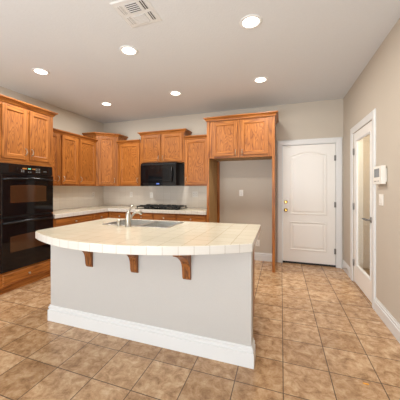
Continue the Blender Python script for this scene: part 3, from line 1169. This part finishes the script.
# ---- faucet and soap dispenser
t = thing('faucet', 'brushed nickel single-lever faucet in front of the sink', 'faucet', (-1.462, 2.205, CT))
fx, fy = -1.462, 2.20
b = MB()
b.lathe((fx, fy, CT + 0.0005), (0, 0, 1), [(0.034, 0), (0.033, 0.006), (0.027, 0.012), (0.026, 0.06), (0.027, 0.120), (0.023, 0.140), (0.010, 0.150)], NICKEL, 24)
b.build('faucet_body', t)
b = MB()
b.tube([(fx + 0.004, fy + 0.008, CT + 0.070), (fx + 0.018, fy + 0.034, CT + 0.102), (fx + 0.032, fy + 0.064, CT + 0.130), (fx + 0.044, fy + 0.090, CT + 0.143),
        (fx + 0.058, fy + 0.118, CT + 0.142), (fx + 0.070, fy + 0.142, CT + 0.122)], [0.014, 0.0125, 0.012, 0.015, 0.020, 0.019], NICKEL, 14)
b.build('spout', t)
b = MB()
b.tube([(fx, fy, CT + 0.145), (fx + 0.006, fy + 0.012, CT + 0.165), (fx + 0.016, fy + 0.03, CT + 0.195), (fx + 0.022, fy + 0.042, CT + 0.214)], [0.015, 0.011, 0.009, 0.008], NICKEL, 12)
b.build('lever', t)
t = thing('soap_dispenser', 'short nickel soap dispenser standing beside the faucet', 'soap dispenser', (-1.578, 2.205, CT))
b = MB()
b.lathe((-1.578, 2.205, CT + 0.0005), (0, 0, 1), [(0.021, 0), (0.020, 0.005), (0.018, 0.008), (0.0175, 0.042), (0.019, 0.046), (0.019, 0.060), (0.012, 0.066)], NICKEL, 18)
b.build('dispenser_body', t)


# ================================================================== outlets, switches, thermostat
def outlet(name, label, cat, p, n, w=0.072, gangs=1, mat=PLASTIC, kind='outlet', group=None):
    n = Vector(n)
    t = thing(name, label, cat, p, group)
    u = Vector((-n.y, n.x, 0))
    F = frame(p, u, n)
    b = MB(F)
    b.box(-w / 2, w / 2, 0.0003, 0.0055, -0.058, 0.058, mat)
    b.build('cover_plate', t, 0.0025)
    for g in range(gangs):
        x = (g - (gangs - 1) / 2) * 0.046
        if kind == 'outlet':
            for z in (-0.019, 0.019):
                b = MB(F)
                b.box(x - 0.0155, x + 0.0155, 0.0056, 0.0075, z - 0.014, z + 0.014, mat)
                for s in (-1, 1):
                    b.box(x + s * 0.006 - 0.0012, x + s * 0.006 + 0.0012, 0.0074, 0.0078, z - 0.003, z + 0.006, DARKSLOT)
                b.lathe((x, 0.0074, z - 0.008), (0, 1, 0), [(0.0022, 0), (0.0022, 0.0004)], DARKSLOT, 8)
                b.build('receptacle', t)
        else:
            b = MB(F)
            b.prism([(x - 0.0165, 0.0056, -0.033), (x - 0.0165, 0.0065, -0.033), (x - 0.0165, 0.0105, 0.033), (x - 0.0165, 0.0056, 0.033)], (0.033, 0, 0), mat)
            b.build('rocker', t, 0.001)
            b = MB(F)
            b.box(x - 0.006, x + 0.006, 0.0056, 0.0066, -0.043, -0.040, DARKSLOT)
            b.build('indicator_slot', t)
    return t


OG = 'outlets in the backsplash'
outlet('wall_outlet', 'white outlet on the left backsplash near the corner', 'outlet', (XL + 0.008, 4.38, 1.165), (1, 0, 0), group=OG)
outlet('wall_outlet', 'white outlet on the back wall under the cabinet left of microwave', 'outlet', (-3.05, YB - 0.008, 1.165), (0, -1, 0), group=OG)
outlet('wall_outlet', 'white outlet on the backsplash directly above the cooktop', 'outlet', (-2.56, YB - 0.008, 1.155), (0, -1, 0), group=OG)
outlet('wall_outlet', 'white double outlet on the backsplash beside the refrigerator alcove', 'outlet', (-1.59, YB - 0.008, 1.18), (0, -1, 0), w=0.115, gangs=2, group=OG)
outlet('wall_outlet', 'white outlet inside the empty refrigerator alcove', 'outlet', (-0.694, YB, 1.213), (0, -1, 0))
outlet('wall_outlet', 'white outlet plate low in the alcove seen past the island corner', 'outlet', (-0.40, YB, 0.31), (0, -1, 0))
outlet('light_switch', 'white double rocker switch on the right wall below the thermostat', 'light switch', (XR, 3.06, 1.187), (-1, 0, 0), w=0.115, gangs=2, mat=PLASTIC, kind='switch')

t = thing('thermostat', 'white thermostat with grey screen beside the glass door', 'thermostat', (XR, 3.02, 1.435))
b = MB()
b.box(XR - 0.012, XR - 0.0003, 2.915, 3.145, 1.365, 1.50, PLASTIC)
b.build('wall_plate', t, 0.004)
b = MB()
b.box(XR - 0.048, XR - 0.0125, 2.905, 3.140, 1.345, 1.525, PLASTIC)
hb = b.build('housing', t, 0.004)
b = MB()
b.box(XR - 0.0492, XR - 0.0478, 2.965, 3.105, 1.415, 1.500, SCREEN)
b.build('screen', hb)['label'] = 'grey display'
for y in (2.98, 3.02, 3.06, 3.09):
    b = MB()
    b.box(XR - 0.0495, XR - 0.0478, y - 0.008, y + 0.008, 1.37, 1.38, GREYMARK)
    b.build('button', hb)

# ================================================================== ceiling fittings
lamp_data = bpy.data.lights.new('can_lamp', 'AREA')
lamp_data.shape, lamp_data.size, lamp_data.energy, lamp_data.color = 'DISK', 0.15, CAN_ENERGY, CAN_COLOR
spots = [(-0.25, 2.265, 'round recessed ceiling light nearest the glass pantry door'),
         (-1.52, 2.30, 'round recessed ceiling light right beside the ceiling vent'),
         (-2.83, 2.34, 'round recessed ceiling light in front of the double oven'),
         (-0.26, 3.52, 'round recessed ceiling light in front of the refrigerator cabinet'),
         (-1.53, 3.58, 'round recessed ceiling light in front of the microwave cabinet'),
         (-2.85, 3.63, 'round recessed ceiling light nearest the diagonal corner cabinet')]
first = None
for x, y, lab in spots:
    if first is None:
        t = thing('ceiling_light', lab, 'ceiling light', (x, y, CE), 'recessed ceiling lights')
        b = MB()
        b.lathe((x, y, CE - 0.0005), (0, 0, -1), [(0.098, 0), (0.097, 0.004), (0.086, 0.007), (0.071, 0.004), (0.071, 0.001)], WHITE, 40, cap0=False, cap1=False)
        ring = b.build('trim_ring', t)
        b = MB()
        b.lathe((x, y, CE - 0.001), (0, 0, -1), [(0.071, 0), (0.071, 0.003), (0.05, 0.007), (0.01, 0.008)], LENS, 40)
        lens = b.build('lens', t)
        la = bpy.data.objects.new('lamp', lamp_data)
        C.objects.link(la)
        la.parent = t
        la.location = (0, 0, -0.013)
        first = (t, ring, lens, la)
    else:
        t = first[0].copy()
        C.objects.link(t)
        t.location = (x, y, CE)
        t['label'] = lab
        for ch in first[1:]:
            q = ch.copy()
            C.objects.link(q)
            q.parent = t

t = thing('ceiling_vent', 'white square ceiling air vent with slatted quadrants', 'vent', (-1.12, 1.82, CE))
vx0, vx1, vy0, vy1 = -1.278, -0.968, 1.655, 1.985
b = MB()
e = 0.012
q = [(vx0, vy0, CE - 0.0005), (vx1, vy0, CE - 0.0005), (vx1, vy1, CE - 0.0005), (vx0, vy1, CE - 0.0005)]
r = [(vx0 + e, vy0 + e, CE - 0.008), (vx1 - e, vy0 + e, CE - 0.008), (vx1 - e, vy1 - e, CE - 0.008), (vx0 + e, vy1 - e, CE - 0.008)]
b.add(q + r, [(i, (i + 1) % 4, 4 + (i + 1) % 4, 4 + i) for i in range(4)] + [(4, 5, 6, 7), (3, 2, 1, 0)], WHITE)
b.build('vent_plate', t)


def louvers(x0, x1, y0, y1, along, n, dark):
    """A recessed-looking field of parallel slats; the gaps are dark or white."""
    b = MB()
    zz = CE - 0.0085
    b.box(x0, x1, y0, y1, zz - 0.0006, zz, DARKSLOT if dark else GREYMARK)
    k = 0.21 if dark else 0.40
    for i in range(n + 1):
        q = i / n
        if along == 'x':
            y = y0 + (y1 - y0) * q
            s = (y1 - y0) / n * k
            b.box(x0, x1, max(y0, y - s), min(y1, y + s), zz - 0.003, zz - 0.0006, WHITE)
        else:
            x = x0 + (x1 - x0) * q
            s = (x1 - x0) / n * k
            b.box(max(x0, x - s), min(x1, x + s), y0, y1, zz - 0.003, zz - 0.0006, WHITE)
    return b.build('louver', t)


louvers(-1.172, -1.070, 1.705, 1.805, 'x', 5, True)
louvers(-1.180, -1.068, 1.843, 1.943, 'x', 6, False)
louvers(-1.042, -1.003, 1.705, 1.803, 'y', 2, True)
louvers(-1.040, -1.004, 1.838, 1.936, 'y', 2, True)
louvers(-1.240, -1.202, 1.705, 1.803, 'y', 2, False)
louvers(-1.240, -1.202, 1.838, 1.936, 'y', 2, False)

# ---- a small orange leaf lying on the floor tiles
b = MB()
lp = []
for i in range(12):
    a = 2 * math.pi * i / 12
    lp.append((0.533 + 0.018 * math.cos(a), 1.981 + 0.007 * math.sin(a) * (1 + 0.3 * math.cos(2 * a)), 0.0006))
b.prism(lp, (0, 0, 0.002), ORANGE)
tag(b.build('leaf', None, origin=(0.533, 1.981, 0)), 'tiny orange leaf lying on the floor tiles', 'leaf')
